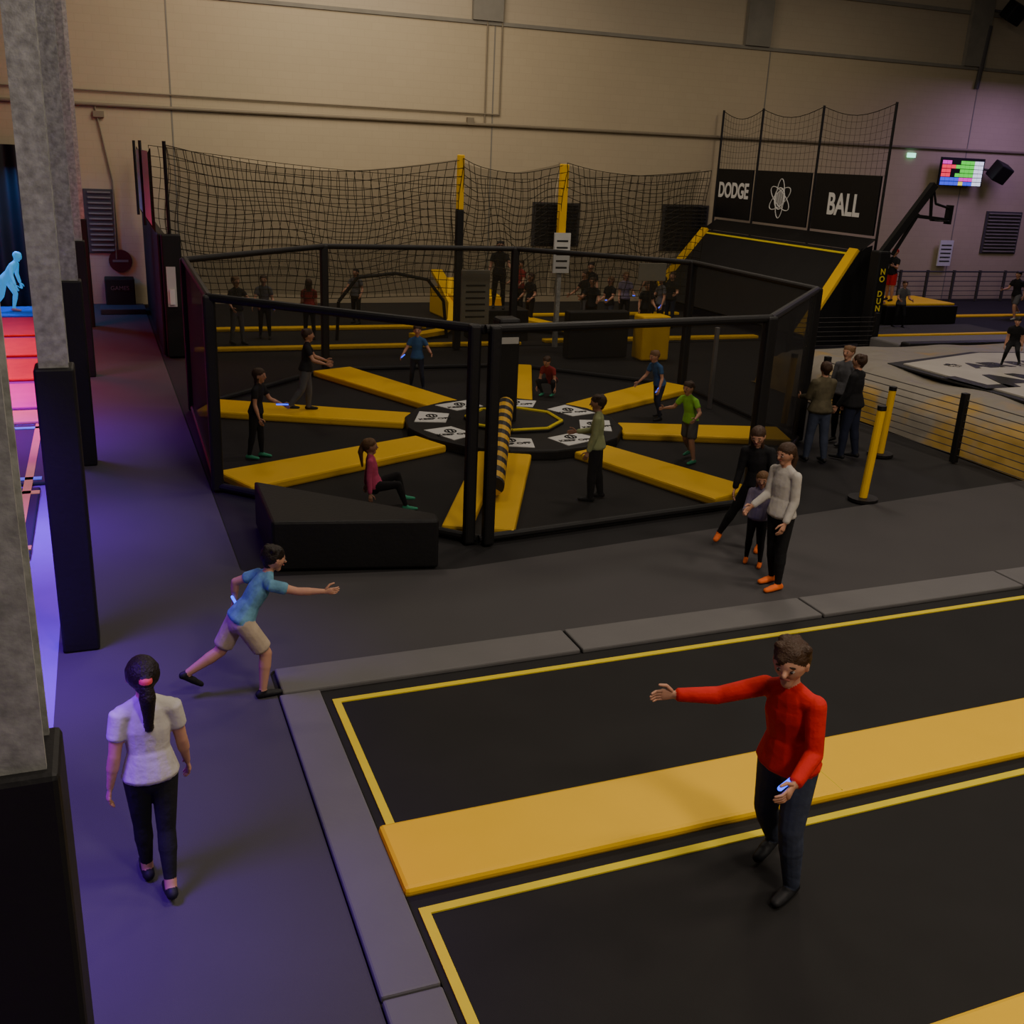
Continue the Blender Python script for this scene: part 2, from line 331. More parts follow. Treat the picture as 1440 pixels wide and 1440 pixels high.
tubes('atom_seam',[[(18.60,26.75-.24+.06*k,3.45-.25*math.sin(math.pi*(k+1)/9)),(18.60,26.75-.24+.06*k,3.45+.25*math.sin(math.pi*(k+1)/9))] for k in range(8)],.012,WHITETXT,db,5)
# basketball hoop
bh=empty('basketball_hoop')
box('padded_post',17.85,18.2,21.2,21.55,0,2.45,BLACKVINYL,bh,.04)
for k,ch in enumerate('NO DUNK'):
    if ch!=' ': text('dunk_letter_%d'%k,ch,.2,YLINE,frame((18.02,21.19,1.95-k*.18),(1,0,0),(0,0,1)),bh,.003,.004)
def beam(n,a,b,w,m,par):
    tubes(n,[[a,b]],w,m,par,4)
beam('arm_main',(18.1,21.4,2.4),(19.35,21.4,4.05),.12,BLACKVINYL,bh); beam('arm_second',(18.4,21.4,2.35),(19.0,21.4,3.35),.05,BLACKVINYL,bh)
beam('arm_cross',(18.9,21.4,3.3),(19.95,21.4,3.22),.06,BLACKVINYL,bh); beam('arm_drop',(19.3,21.4,4.0),(19.4,21.4,3.3),.04,BLACKVINYL,bh)
box('backboard_bracket',19.93,20.0,21.3,21.5,3.12,3.58,BLACKVINYL,bh)
tubes('backboard_stay',[[(19.35,21.4,4.0),(19.5,21.4,3.6),(19.97,21.4,3.5)]],.03,BLACKVINYL,bh,6)
tubes('rim',[[(19.7+.22*math.cos(t*math.pi/8),21.4+.22*math.sin(t*math.pi/8),3.2) for t in range(17)]],.018,BLACKVINYL,bh,6)
sb=empty('wall_score_screen')
box('casing',27.5,29.45,YW-.4,YW-.33,3.98,4.92,BLACKVINYL,sb,.01); tubes('bracket',[[(28.4,YW-.35,4.4),(28.4,YW,4.4)]],.05,BLACKVINYL,sb)
cols={'r':(.8,.02,.06),'g':(.06,.6,.04),'b':(.04,.06,.7),'w':(.6,.65,.75),'y':(.7,.6,.04),'m':(.6,.03,.4)}
rnd=random.Random(2)
for r in range(6):
    for c in range(9):
        if c<7:
            k='r' if c<3 else 'g'
            if r==4: k='b' if c<4 else 'm'
            if r==5: k='y' if c==4 else 'b'
            if r==0: k='m' if c<3 else 'g'
        else: k='w'
        if rnd.random()<.12: continue
        box('tile_%d_%d'%(r,c),27.56+c*.205,27.56+c*.205+.19,YW-.41,YW-.401,4.84-(r+1)*.14,4.84-r*.14-.02,mat('screen_'+k,cols[k],.5,0,emit=1.3),sb)
ex=empty('exit_sign'); box('sign_box',26.3,26.62,YW-.08,YW-.01,4.85,5.0,mat('exit_green',(.3,.9,.65),.5,0,emit=2.0),ex)
for (x,z) in ((30.0,4.5),(29.35,9.6)):
    e=empty('wall_speaker'); o=box('cabinet',-.3,.3,-.25,.25,-.3,.3,BLACKVINYL,e,.04); o.matrix_world=Matrix.Translation((x,YW-.6,z))@Matrix.Rotation(.3,4,'Y')@Matrix.Rotation(.5,4,'X')
    tubes('bracket',[[(x,YW-.5,z),(x-.35,YW-.02,z+.1)]],.04,DARKMETAL,e)
tubes('conduit_right',[[(28.9,YW-.1,9.2),(28.75,YW-.1,7.2)]],.08,DARKMETAL,pp)
rs=empty('stop_sign_disc'); tubes('disc',[[(.45,YW-.06,1.15),(.45,YW-.01,1.15)]],.3,mat('dark_red',(.07,.012,.012),.5),rs,20); box('bar',.25,.65,YW-.075,YW-.06,1.12,1.18,GREYSIGN,rs)
bx=empty('ball_cage_bin'); box('bin',.0,.75,YW-.7,YW-.1,0,.75,mat('dark_green_bin',(.012,.018,.012),.6),bx,.03); text('bin_lettering','GAMES',.15,GREYSIGN,frame((.37,YW-.71,.5),(1,0,0),(0,0,1)),bx)
box('blue_step_mat',-.15,.95,28.6,29.4,0,.14,mat('blue_mat',(.03,.05,.07),.6),None,.02)
# ------------------------------------------------------------------ right side: air bag & fences
ab=empty('landing_air_bag')
def bagmat():
    m=bpy.data.materials.new('airbag_fabric'); m.use_nodes=True; nt=m.node_tree;N=nt.nodes;L=nt.links
    b=N['Principled BSDF']; b.inputs['Roughness'].default_value=.6
    tc=N.new('ShaderNodeTexCoord'); no=N.new('ShaderNodeTexNoise'); no.inputs['Scale'].default_value=.9; no.inputs['Detail'].default_value=3
    L.new(tc.outputs['Object'],no.inputs['Vector'])
    sp_=N.new('ShaderNodeSeparateXYZ'); L.new(tc.outputs['Object'],sp_.inputs[0])
    mr=N.new('ShaderNodeMapRange'); mr.inputs['From Min'].default_value=12.5; mr.inputs['From Max'].default_value=14.2; mr.inputs['To Min'].default_value=.09; mr.inputs['To Max'].default_value=-.10
    L.new(sp_.outputs['X'],mr.inputs['Value']); ad=N.new('ShaderNodeMath'); ad.operation='ADD'; L.new(no.outputs['Fac'],ad.inputs[0]); L.new(mr.outputs['Result'],ad.inputs[1])
    cr=N.new('ShaderNodeValToRGB')
    cr.color_ramp.elements[0].color=(.20,.18,.145,1); cr.color_ramp.elements[0].position=.50; cr.color_ramp.elements[1].color=(.33,.205,.035,1); cr.color_ramp.elements[1].position=.62
    L.new(ad.outputs[0],cr.inputs['Fac']); L.new(cr.outputs['Color'],b.inputs['Base Color'])
    n2=N.new('ShaderNodeTexNoise'); n2.inputs['Scale'].default_value=1.6; bp=N.new('ShaderNodeBump'); bp.inputs['Strength'].default_value=.8; bp.inputs['Distance'].default_value=.15
    L.new(tc.outputs['Object'],n2.inputs['Vector']); L.new(n2.outputs['Fac'],bp.inputs['Height']); L.new(bp.outputs['Normal'],b.inputs['Normal']); return m
BAG=bagmat()
def bag(u,v):
    x=12.55+8*u; y=9.0+9.3*v
    e=min(u,1-u)*8; g=min(v,1-v)*9.3; k=min(1,min(e,g)/.9)
    z=.80*math.sqrt(max(0,1-(1-k)**2))+.05*math.sin(x*3.1)*math.sin(y*2.3)*k
    return (x,y,z)
sheet('bag_top',bag,60,70,BAG,ab)
WB=mat('white_bag_print',(.38,.355,.31),.6,.15,2)
prism('bag_print',[(13.9,12.3),(15.5,12.6),(19,12.5),(19.1,15.8),(16.5,16.2),(15.2,15.8),(13.9,15.4)],.84,.885,WB,ab)
prism('bag_print_border',[(13.70,12.1),(15.5,12.4),(19.2,12.3),(19.35,16.0),(16.5,16.42),(15.1,16.0),(13.70,15.6)],.83,.86,BLACKTXT,ab)
text('bag_lettering','LANDING',1.25,BLACKTXT,frame((16.5,13.7,.888),(1,.03,0),(0,1,0)),ab,.003,.07,1.0)
text('bag_small_lettering','* AIR BAG *',.6,BLACKTXT,frame((16.2,15.0,.888),(1,.03,0),(0,1,0)),ab,.003,.03,1.0)
fe=empty('cable_fence')
fp=[(12.25,9.0),(12.22,12.1),(12.0,15.2)]
for i,(x,y) in enumerate(fp): box('post_%d'%i,x-.05,x+.05,y-.05,y+.05,0,1.1,BLACKVINYL,fe,.01)
for k in range(9): tubes('cable_%d'%k,[[(x,y,.12+k*.11) for x,y in fp]],.008,DARKMETAL,fe,5)
fe2=empty('cable_fence')
fp=[(14.8,20.2),(17.2,20.2)]
for i,(x,y) in enumerate(fp): box('post_%d'%i,x-.05,x+.05,y-.05,y+.05,0,1.1,BLACKVINYL,fe2,.01)
for k in range(9): tubes('cable_%d'%k,[[(x,y,.12+k*.11) for x,y in fp]],.008,DARKMETAL,fe2,5)
fe3=empty('wall_barrier_fence')
for i in range(12): box('post_%d'%i,20.2+i*1.2,20.28+i*1.2,29.9,29.98,0,1.1,DARKMETAL,fe3)
for k in range(6): tubes('rail_%d'%k,[[(20.2,29.94,.2+k*.17),(33.5,29.94,.2+k*.17)]],.012 if k<5 else .03,DARKMETAL,fe3,5)
fr=empty('far_trampoline_lanes')
box('lane_floor',18.9,40,20.2,29.6,-.02,0,BLACKBED,fr)
box('lane_mat',19,24.6,23.3,24.8,0,.02,CARPET,fr)
box('yellow_strip_a',24.5,40,26.2,26.5,0,.05,YELLOW,fr,.01); box('yellow_strip_b',18.9,40,23.0,23.2,0,.05,YELLOW,fr,.01)
prism('jump_block',[(21.6,25.0),(24.3,25.0),(24.3,26.9),(21.6,26.9)],0,.55,BLACKVINYL,fr,.03); box('jump_block_top',21.65,24.2,25.05,26.85,.55,.62,YELLOW,fr,.02)
e=empty('low_barrier_pad'); prism('barrier',[(17.0,18.75),(25,18.6),(25,18.9),(17.0,19.05)],.0,.62,BLACKVINYL,e,.04); prism('barrier_top',[(17.0,19.08),(25,18.93),(25,20.0),(17.0,20.1)],.0,.55,PADGREY,e,.04)
e=empty('wall_notice'); box('board',28.25,28.85,YW-.2,YW-.15,1.2,2.1,WHITE,e)
for k in range(5): box('line_%d'%k,28.32,28.78,YW-.21,YW-.2,1.35+k*.14,1.39+k*.14,BLACKTXT,e)
def stanchion(x,y,h=1.45,lean=(.03,-.02)):
    e=empty('yellow_queue_stanchion')
    tubes('base',[[(x,y,0),(x,y,.04)]],.2,BLACKVINYL,e,20); tubes('pole',[[(x,y,.03),(x+lean[0],y+lean[1],h)]],.055,YELLOW,e,12); tubes('cap',[[(x+lean[0],y+lean[1],h),(x+lean[0],y+lean[1],h+.06)]],.06,BLACKVINYL,e,12)
stanchion(9.45,10.82,1.25,(.08,0)); stanchion(11.3,12.71,1.05); stanchion(10.9,14.75,1.2)
# ------------------------------------------------------------------ left glow area
gl=empty('glow_trampoline_lanes')
def gm(n,c,e=.0): return mat('glow_'+n,c,.6,.15,3,emit=e)
box('lane_base',-6,-.62,-5,YW-.6,-.02,0,mat('purple_lit_lane',(.24,.06,.48),.7,.15,2),gl)  # purple of the base is the light falling there, put into the colour
bands=[(28.3,29.9,'blue',(.03,.2,.8)),(25.4,28.0,'red_a',(.75,.005,.02)),(22.9,25.0,'red_b',(.75,.005,.02)),(20.5,22.5,'red_c',(.7,.005,.03)),(18.2,20.1,'magenta',(.7,.02,.45)),(17.2,18.0,'orange',(.8,.38,.2)),(13.9,17.0,'bed_a',(.02,.03,.04)),(11.2,13.7,'bed_b',(.02,.02,.04)),(10.3,11.0,'orange_b',(.8,.22,.06))]  # pad colours include the coloured light falling on the lanes
for i,(a,b,n,c) in enumerate(bands): box('lane_%s'%n,-5,-.75 if b>14 else -.95,a,b,0,.05,gm(n,c),gl,.02)
for i,(a,c) in enumerate(((16.7,(.1,.6,.5)),(14.0,(.2,.4,.9)),(13.4,(.8,.6,.1)),(11.4,(.8,.5,.1)))): box('lane_line_%d'%i,-5,-.95,a,a+.12,.05,.06,gm('l%d'%i,c),gl)
box('lane_side_line',-1.15,-1.05,11.2,17,.05,.06,gm('ls',(.8,.5,.1)),gl)
cu=empty('black_curtain_backdrop'); 
def cf(u,v): return (-6+5.1*u,YW-.4+.08*math.sin(u*60),4.0*v+.02)
sheet('curtain',cf,120,4,BLACKVINYL,cu)
# ------------------------------------------------------------------ PEOPLE
def nrm(v): return v/ (np.linalg.norm(v)+1e-9)
def capsule(a,b,ra,rb,w,s=1.0,n=12,k=3,cs=1.0):
    a=np.array(a,float);b=np.array(b,float); t=nrm(b-a)
    w=np.array(w,float); w=w-t*np.dot(w,t)
    if np.linalg.norm(w)<1e-4: w=np.cross(t,[1,0,0.3])
    w=nrm(w); v=np.cross(t,w)
    rings=[]
    for i in range(k+1):
        ph=-math.pi/2+math.pi/2*i/k*1.0
        if i==0: ph=-math.pi/2*.86
        rings.append((a+t*ra*cs*math.sin(ph),ra*math.cos(ph)))
    for i in range(k+1):
        ph=math.pi/2*i/k
        if i==k: ph=math.pi/2*.86
        rings.append((b+t*rb*cs*math.sin(ph),rb*math.cos(ph)))
    V=[];F=[]
    for c,r in rings:
        for j in range(n):
            an=2*math.pi*j/n; V.append(c+(w*math.cos(an)+v*s*math.sin(an))*r)
    m=len(rings)
    for i in range(m-1):
        for j in range(n): F.append([i*n+j,i*n+(j+1)%n,(i+1)*n+(j+1)%n,(i+1)*n+j])
    F.append([j for j in range(n)][::-1]); F.append([(m-1)*n+j for j in range(n)])
    return V,F
class Fig:
    def __init__(s): s.parts=[]; s.det=[]
    def add(s,a,b,ra,rb,m,w,sc=1.0,cs=1.0): s.parts.append((np.array(a,float),np.array(b,float),ra,rb,m,np.array(w,float),sc,cs))
    def d(s,a,b,ra,rb,m,w,sc=1.0,n=8): s.det.append((np.array(a,float),np.array(b,float),ra,rb,m,np.array(w,float),sc,n))
def cloth(n,c): return mat('cloth_'+n,c,.85,.2,8,.6,11)
SKIN=mat('skin',(.50,.26,.17),.55,.08,6)
HAIRB=mat('hair_dark',(.012,.008,.006),.5,.3,30,.5,80); HAIRM=mat('hair_brown',(.05,.025,.013),.5,.3,30,.5,80); HAIRL=mat('hair_fair',(.15,.075,.03),.5,.3,30,.5,80)
EYEW=mat('eye_white',(.35,.30,.27),.5,0); EYED=mat('eye_iris',(.02,.012,.01),.3,0); LIP=mat('lips',(.33,.1,.08),.5,0)
GLOWB=mat('glow_stick_blue',(.02,.07,1.0),.5,0,emit=3.0)
BLK=cloth('black',(.010,.010,.012)); NAVY=cloth('navy',(.014,.018,.04)); JEAN=cloth('denim',(.04,.05,.085)); WHT=cloth('white',(.50,.47,.43)); GRY=cloth('grey',(.10,.10,.11))
SHOEB=mat('shoe_black',(.012,.012,.014),.6); ORSOCK=mat('sock_orange',(.85,.17,.03),.7); GRSOCK=mat('sock_green',(.05,.35,.2),.7); SHOEW=mat('shoe_white',(.4,.4,.4),.6)
def person(name,x,y,h,head,z=0,lean=0,side=0,hyaw=0,hpitch=0,aL=(5,8,15),aR=(5,8,15),lL=(5,3,5),lR=(-5,3,5),top=BLK,sleeve='short',bot=BLK,legs='long',shoe=SHOEB,hair=HAIRB,style='short',skin=SKIN,vox=.014,kid=1.0,glow='',sit=False,tie=None,footL=0,footR=0,cap=None,bulk=1.0,sock=None,wide=1.0):
    rad=math.radians
    f=np.array([math.cos(rad(head)),math.sin(rad(head)),0]); u=np.array([0,0,1.]); r=np.cross(f,u)
    G=Fig(); hh=h
    def rot(v,ax,an): 
        ax=nrm(ax); return v*math.cos(an)+np.cross(ax,v)*math.sin(an)+ax*np.dot(ax,v)*(1-math.cos(an))
    u2=rot(rot(u,r,-rad(lean)),f,rad(side)); f2=rot(rot(f,r,-rad(lean)),f,rad(side)); r2=np.cross(f2,u2)
    P=np.zeros(3)
    hipw=.050*hh; shw=.096*hh*wide
    spine=lambda t: P+u2*t*hh
    B=bulk
    G.add(P-u*.005*hh,spine(.07),.086*hh*B,.078*hh*B,bot,r2,.72)
    G.add(spine(.0),spine(.10),.111*hh*B+(.007*hh if legs=='loose' else 0),.082*hh*B,top,r2,.76,.3)
    G.add(spine(.10),spine(.20),.080*hh*B,.088*hh*B,top,r2,.70)
    G.add(spine(.20),spine(.25),.089*hh*B,.080*hh*B,top,r2,.66)
    S={}
    for sg,k in ((-1,'L'),(1,'R')): S[k]=spine(.272)+r2*sg*shw
    G.add(S['L']+r2*.012*hh,S['R']-r2*.012*hh,.034*hh*B,.034*hh*B,top,f2,1.0)
    for sg in (-1,1): G.add(spine(.275)+r2*sg*.07*hh,spine(.318),.034*hh,.030*hh,top,r2,.9,.5)
    # head
    hu=rot(u2,r2,-rad(hpitch)); hu=nrm(hu*.6+nrm(rot(u,r,-rad(hpitch)))*.4)
    hf=nrm(np.cross(hu,r2)); hf=rot(hf,hu,rad(hyaw)); hr=np.cross(hf,hu)
    R=.056*hh*kid
    nb=spine(.285); hc=nb+u2*.05*hh+hu*(.055*hh+.35*R); hc=hc+hf*.12*R
    G.add(nb,hc-hu*.3*R-hf*.15*R,.031*hh,.029*hh,skin,r2)
    G.add(hc-hf*.2*R,hc+hf*.14*R,.90*R,.88*R,skin,hr,1.12)
    G.add(hc-hu*.15*R+hf*.25*R,hc-hu*.95*R+hf*.55*R,.72*R,.36*R,skin,hr,.85)
    G.add(hc+hu*.02*R+hf*.92*R,hc-hu*.25*R+hf*1.14*R,.08*R,.16*R,skin,hr)
    for sg in (-1,1):
        G.add(hc+hr*sg*.90*R+hu*.05*R,hc+hr*sg*.93*R-hu*.25*R,.19*R,.12*R,skin,hf,.6)
        e=hc+hr*sg*.36*R+hu*.0*R+hf*.86*R
        G.d(e,e+hf*.02*R,.155*R,.145*R,EYEW,hr,.55); G.d(e+hf*.08*R,e+hf*.10*R,.10*R,.095*R,EYED,hr,.9)
        G.d(e+hu*.26*R-hr*.15*R+hf*.04*R,e+hu*.26*R+hr*.15*R+hf*.04*R,.055*R,.055*R,hair,hf)
    mo=hc-hu*.54*R+hf*.96*R; G.d(mo-hr*.22*R,mo+hr*.22*R,.07*R,.07*R,LIP,hf)
    hm=hair if cap is None else cap
    G.add(hc+hu*.22*R-hf*.40*R,hc+hu*.34*R-hf*.06*R,1.02*R,.96*R,hm,hr,1.0)
    G.add(hc-hu*.10*R-hf*.48*R,hc-hu*.5*R-hf*.50*R,.86*R,.60*R,hair,hr,.85)
    for sg in (-1,1): G.add(hc+hr*sg*.78*R+hu*.45*R-hf*.1*R,hc+hr*sg*.86*R-hu*.02*R-hf*.22*R,.30*R,.2*R,hair,hf,.8)
    rt=random.Random(name)
    for q in range(7 if style in('short','fringe') else 0):
        a_=rt.uniform(0,6.28); dd=hr*math.cos(a_)*.6+hf*(math.sin(a_)*.5-.25)
        p0=hc+hu*.75*R+dd*R; 
        if cap is None: G.add(p0,p0+(dd*.35+hu*.12)*R,.40*R,.30*R,hair,hr,.9)
    if cap is not None: G.add(hc+hu*.42*R+hf*.6*R,hc+hu*.36*R+hf*1.45*R,.55*R,.5*R,cap,hr,.16)
    if style=='fringe': G.add(hc+hu*.78*R+hf*.30*R-hr*.2*R,hc+hu*.55*R+hf*.70*R+hr*.25*R,.52*R,.34*R,hair,hr,.7)
    if style=='pony':
        a=hc+hu*.10*R-hf*1.32*R; G.add(a,a-u*1.1*R-hf*.20*R,.34*R,.52*R,hair,hr,.85); G.add(a-u*1.1*R-hf*.20*R,a-u*3.3*R+hf*.05*R,.52*R,.24*R,hair,hr,.75)
        if tie: G.add(a-hf*.02*R+u*.04*R,a-u*.10*R-hf*.04*R,.38*R,.38*R,tie,hr,1,.4)
    if style=='long':
        G.add(hc-hf*.50*R,hc-hf*.62*R-u*2.0*R,.85*R,.60*R,hair,hr,.6)
        for sg in (-1,1): G.add(hc+hr*sg*.72*R-hf*.15*R,hc+hr*sg*.72*R-hf*.3*R-u*1.6*R,.32*R,.24*R,hair,hf,.7)
    pts_low=[]
    for k,sg,A in (('L',-1,aL),('R',1,aR)):
        sw_,ab_,el=A[:3]
        d=-u2*math.cos(rad(sw_))+f2*math.sin(rad(sw_)); d=nrm(d*math.cos(rad(ab_))+r2*sg*math.sin(rad(ab_)))
        hint=f2*math.cos(rad(sw_))+u2*math.sin(rad(sw_))
        if len(A)>3: q=A[3]; hint=r2*q[0]+f2*q[1]+u2*q[2]
        b=hint-d*np.dot(hint,d); b=nrm(b)
        E=S[k]+d*.165*hh; d2=d*math.cos(rad(el))+b*math.sin(rad(el)); Wp=E+d2*.145*hh
        G.add(S[k]+d*.03*hh,E,.030*hh,.0235*hh,skin,f2); G.add(E,E+d2*.06*hh,.0245*hh,.0245*hh,skin,b); G.add(E+d2*.05*hh,Wp,.0245*hh,.0155*hh,skin,b,.9)
        if sleeve=='short': G.add(S[k],S[k]+d*.092*hh,.037*hh*B,.037*hh*B,top,f2,1,.4)
        elif sleeve=='long':
            G.add(S[k],E,.035*hh*B,.030*hh*B,top,f2); G.add(E,Wp-d2*.008*hh,.031*hh*B,.024*hh,top,b,1,.5)
        hl=.105*hh; inw=nrm(-r2*sg-d2*np.dot(-r2*sg,d2)); tn=inw; wd=nrm(np.cross(d2,tn)); 
        if np.dot(wd,b)<0: wd=-wd
        pc=Wp+d2*.004*hh; pe_=Wp+d2*.46*hl
        G.add(pc,pe_,.0165*hh,.024*hh,skin,wd,.42,.5)
        for i,(o,ln) in enumerate(((.75,.42),(.27,.47),(-.25,.44),(-.72,.34))):
            k0=pe_+wd*o*.021*hh; k1=k0+(d2*.95+tn*.3)*ln*hl*.55; k2=k1+(d2*.7+tn*.7)*ln*hl*.5
            G.d(k0-d2*.01*hh,k1,.0062*hh,.0056*hh,skin,wd,1,6); G.d(k1,k2,.0056*hh,.0044*hh,skin,wd,1,6)
        k0=Wp+d2*.016*hh+wd*.015*hh; k1=k0+(d2*.65+wd*.75+tn*.2)*.3*hl; k2=k1+(d2*.9+wd*.25+tn*.3)*.26*hl
        G.d(k0,k1,.0078*hh,.0068*hh,skin,tn,1,6); G.d(k1,k2,.0066*hh,.005*hh,skin,tn,1,6)
        if k in glow:
            c=Wp+tn*.02*hh; G.d(c-wd*.02*hh-d2*.05*hh,c+wd*.03*hh+d2*.06*hh,.0085*hh,.0085*hh,GLOWB,tn,1,8)
    for k,sg,A,fa in (('L',-1,lL,footL),('R',1,lR,footR)):
        sw_,ab_,kn=A[:3]
        Hp=P+r*sg*hipw
        d=-u*math.cos(rad(sw_))+f*math.sin(rad(sw_)); d=nrm(d*math.cos(rad(ab_))+r*sg*math.sin(rad(ab_)))
        fp=f-d*np.dot(f,d)
        if np.linalg.norm(fp)<.2: fp=u
        fp=nrm(fp) if sw_<80 else nrm(u-d*np.dot(u,d))
        K=Hp+d*.245*hh; d2=d*math.cos(rad(kn))-fp*math.sin(rad(kn)); An=K+d2*.235*hh
        w_=r
        lo=.007*hh if legs=='loose' else 0
        lm=bot if legs in('long','loose') else skin
        G.add(Hp+(d*.14*hh if legs=='shorts' else 0*d),K,(.045 if legs=='shorts' else .056)*hh+lo,.037*hh+lo,lm,w_,1.0)
        G.add(K,K+d2*.08*hh,.036*hh+lo,.037*hh+lo,lm,w_); G.add(K+d2*.07*hh,An,.036*hh+lo,.021*hh+lo*1.2,lm,w_,1.0,.6)
        if legs=='shorts': G.add(Hp,Hp+d*.20*hh,.062*hh,.060*hh,bot,w_,1.0,.4)
        if sock: G.add(An-d2*.04*hh,An,.0245*hh,.024*hh,sock,w_,1,.5)
        fo=nrm(f*math.cos(rad(fa))+u*math.sin(rad(fa)))
        heel=An-fo*.022*hh-u*.018*hh; toe=An+fo*.098*hh-u*.024*hh
        G.add(An,heel,.023*hh,.024*hh,shoe,r,1.0)
        G.add(heel,An+fo*.05*hh-u*.020*hh,.024*hh,.026*hh,shoe,r,.85); G.add(An+fo*.05*hh-u*.022*hh,toe,.026*hh,.022*hh,shoe,r,.75)
        pts_low.append(min(heel[2]-.022*hh,toe[2]-.016*hh))
    low=min(pts_low)
    if sit: low=min(low,P[2]-.075*hh)
    T=np.array([x,y,z-low+.002])
    V=[];Fc=[]
    for (a,b,ra,rb,m,w,sc,cs) in G.parts:
        v,fc=capsule(a,b,ra,rb,w,sc,14,4,cs); s=len(V); V+=v; Fc+=[[i+s for i in q] for q in fc]
    me=bpy.data.meshes.new('tmp'); me.from_pydata([tuple(v) for v in V],[],Fc); me.update()
    o=bpy.data.objects.new('tmp',me); COL.objects.link(o)
    rm=o.modifiers.new('r','REMESH'); rm.mode='VOXEL'; rm.voxel_size=vox; rm.adaptivity=0
    sm=o.modifiers.new('s','SMOOTH'); sm.factor=.5; sm.iterations=2
    bpy.context.view_layer.update(); dg=bpy.context.evaluated_depsgraph_get()
    m2=bpy.data.meshes.new_from_object(o.evaluated_get(dg)); bpy.data.objects.remove(o); bpy.data.meshes.remove(me)
    nv=len(m2.vertices); co_=np.empty(nv*3); m2.vertices.foreach_get('co',co_); co_=co_.reshape(-1,3)
    nf=len(m2.polygons); fcn=[list(p.vertices) for p in m2.polygons]
    cen=np.array([co_[q].mean(0) for q in fcn])
    best=np.full(nf,1e9); idx=np.zeros(nf,int); ml=[]; 
    def mi(m):
        if m not in ml: ml.append(m)
        return ml.index(m)
    for (a,b,ra,rb,m,w,sc,cs) in G.parts:
        L=np.linalg.norm(b-a); t=(b-a)/(L+1e-9); w=w-t*np.dot(w,t); 
        if np.linalg.norm(w)<1e-4: w=np.cross(t,[1,0,.3])
        w=nrm(w); v=np.cross(t,w); q=cen-a; tt=np.clip(q@t,0,L); rr=ra+(rb-ra)*tt/(L+1e-9)
        ax=(q@t-tt)/cs; dd=np.sqrt((q@w)**2+((q@v)/sc)**2+ax**2)-rr
        k=dd<best; best[k]=dd[k]; idx[k]=mi(m)
    allV=list(co_+T); allF=fcn; allM=list(idx)
    bpy.data.meshes.remove(m2)
    for (a,b,ra,rb,m,w,sc,n) in G.det:
        v,fc=capsule(a,b,ra,rb,w,sc,n,2); s=len(allV); allV+=[p+T for p in v]; allF=allF+[[i+s for i in q] for q in fc]; allM+=[mi(m)]*len(fc)
    return mkobj(name,allV,allF,ml,None,[int(i) for i in allM],smooth=True)
TEAL=mat('cloth_teal_print',(.13,.30,.40),.85,.7,16,.4,14); KHAKI=cloth('khaki',(.45,.36,.26)); RED=cloth('red',(.60,.018,.015)); PINK=cloth('pink',(.62,.08,.19)); PALEG=cloth('pale_green',(.38,.42,.2)); NEON=cloth('neon_green',(.26,.6,.06)); BLUE=cloth('blue',(.03,.09,.22)); LAV=cloth('lavender',(.18,.15,.22)); CAMO=mat('cloth_camo',(.10,.085,.05),.85,.8,9,.3,14); DRED=cloth('dark_red',(.25,.02,.02)); GREEN=cloth('green',(.04,.14,.03))
TIE=mat('hair_tie_pink',(.7,.08,.1),.6,0)
person('girl_in_white_tshirt',.03,5.52,1.49,97,aL=(-4,10,10),aR=(6,10,14),lL=(9,-2,4),lR=(-9,-3,12),top=WHT,bot=BLK,hair=HAIRB,style='pony',tie=TIE,sock=SKIN,vox=.008,footR=-12,kid=1.1,hpitch=6)
person('boy_running_in_shorts',.80,7.74,1.36,8,z=0,lean=34,hpitch=-6,aL=(-30,30,60),aR=(108,20,14),lL=(-26,6,34),lR=(30,6,38),top=TEAL,bot=KHAKI,legs='shorts',hair=HAIRB,vox=.009,footL=-35,glow='L',skin=SKIN,kid=1.1)
person('boy_in_red_jumper',3.60,4.40,1.72,205,kid=1.08,lean=12,hpitch=2,hyaw=12,aL=(20,10,62),aR=(68,50,22),lL=(10,4,18),lR=(-6,5,26),top=RED,sleeve='long',bot=JEAN,legs='loose',hair=HAIRM,style='fringe',vox=.007,glow='L',footR=-14,bulk=1.02)
person('woman_in_white_jacket',6.40,8.50,1.60,190,lean=2,hpitch=10,aL=(2,4,28),aR=(8,4,55),lL=(3,1,4),lR=(-4,2,6),top=WHT,sleeve='long',bot=BLK,hair=HAIRM,style='pony',shoe=ORSOCK,vox=.010,sock=None)
person('woman_in_black_hoodie',6.85,9.60,1.52,225,lean=12,side=4,hpitch=18,aL=(20,8,30),aR=(5,12,20),lL=(5,2,6),lR=(8,24,6),top=BLK,sleeve='long',bot=BLK,hair=HAIRM,style='long',shoe=ORSOCK,vox=.012)
person('small_child',6.57,9.13,1.08,230,hpitch=10,aL=(15,8,40),aR=(25,8,60),top=LAV,sleeve='long',bot=BLK,hair=HAIRL,style='long',shoe=ORSOCK,vox=.011,kid=1.2,glow='R')
person('man_in_camo_jacket',9.98,12.65,1.55,80,aL=(20,5,60),aR=(20,5,60),top=CAMO,sleeve='long',bot=JEAN,legs='loose',hair=HAIRM,vox=.014,bulk=1.15)
person('man_in_black_jacket',10.62,12.7,1.64,120,aL=(10,5,20),aR=(10,5,20),top=BLK,sleeve='long',bot=NAVY,legs='loose',hair=HAIRM,vox=.014,bulk=1.15)
person('boy_in_dark_shirt',11.05,13.5,1.62,200,top=GRY,sleeve='long',bot=BLK,hair=HAIRL,vox=.014)
person('girl_in_pink_shirt',2.95,12.10,1.25,-15,lean=-8,sit=True,hpitch=5,aL=(-20,12,5),aR=(-12,14,8),lL=(112,6,95),lR=(100,10,80),top=PINK,sleeve='long',bot=BLK,shoe=GRSOCK,hair=HAIRL,style='pony',vox=.011,kid=1.15)
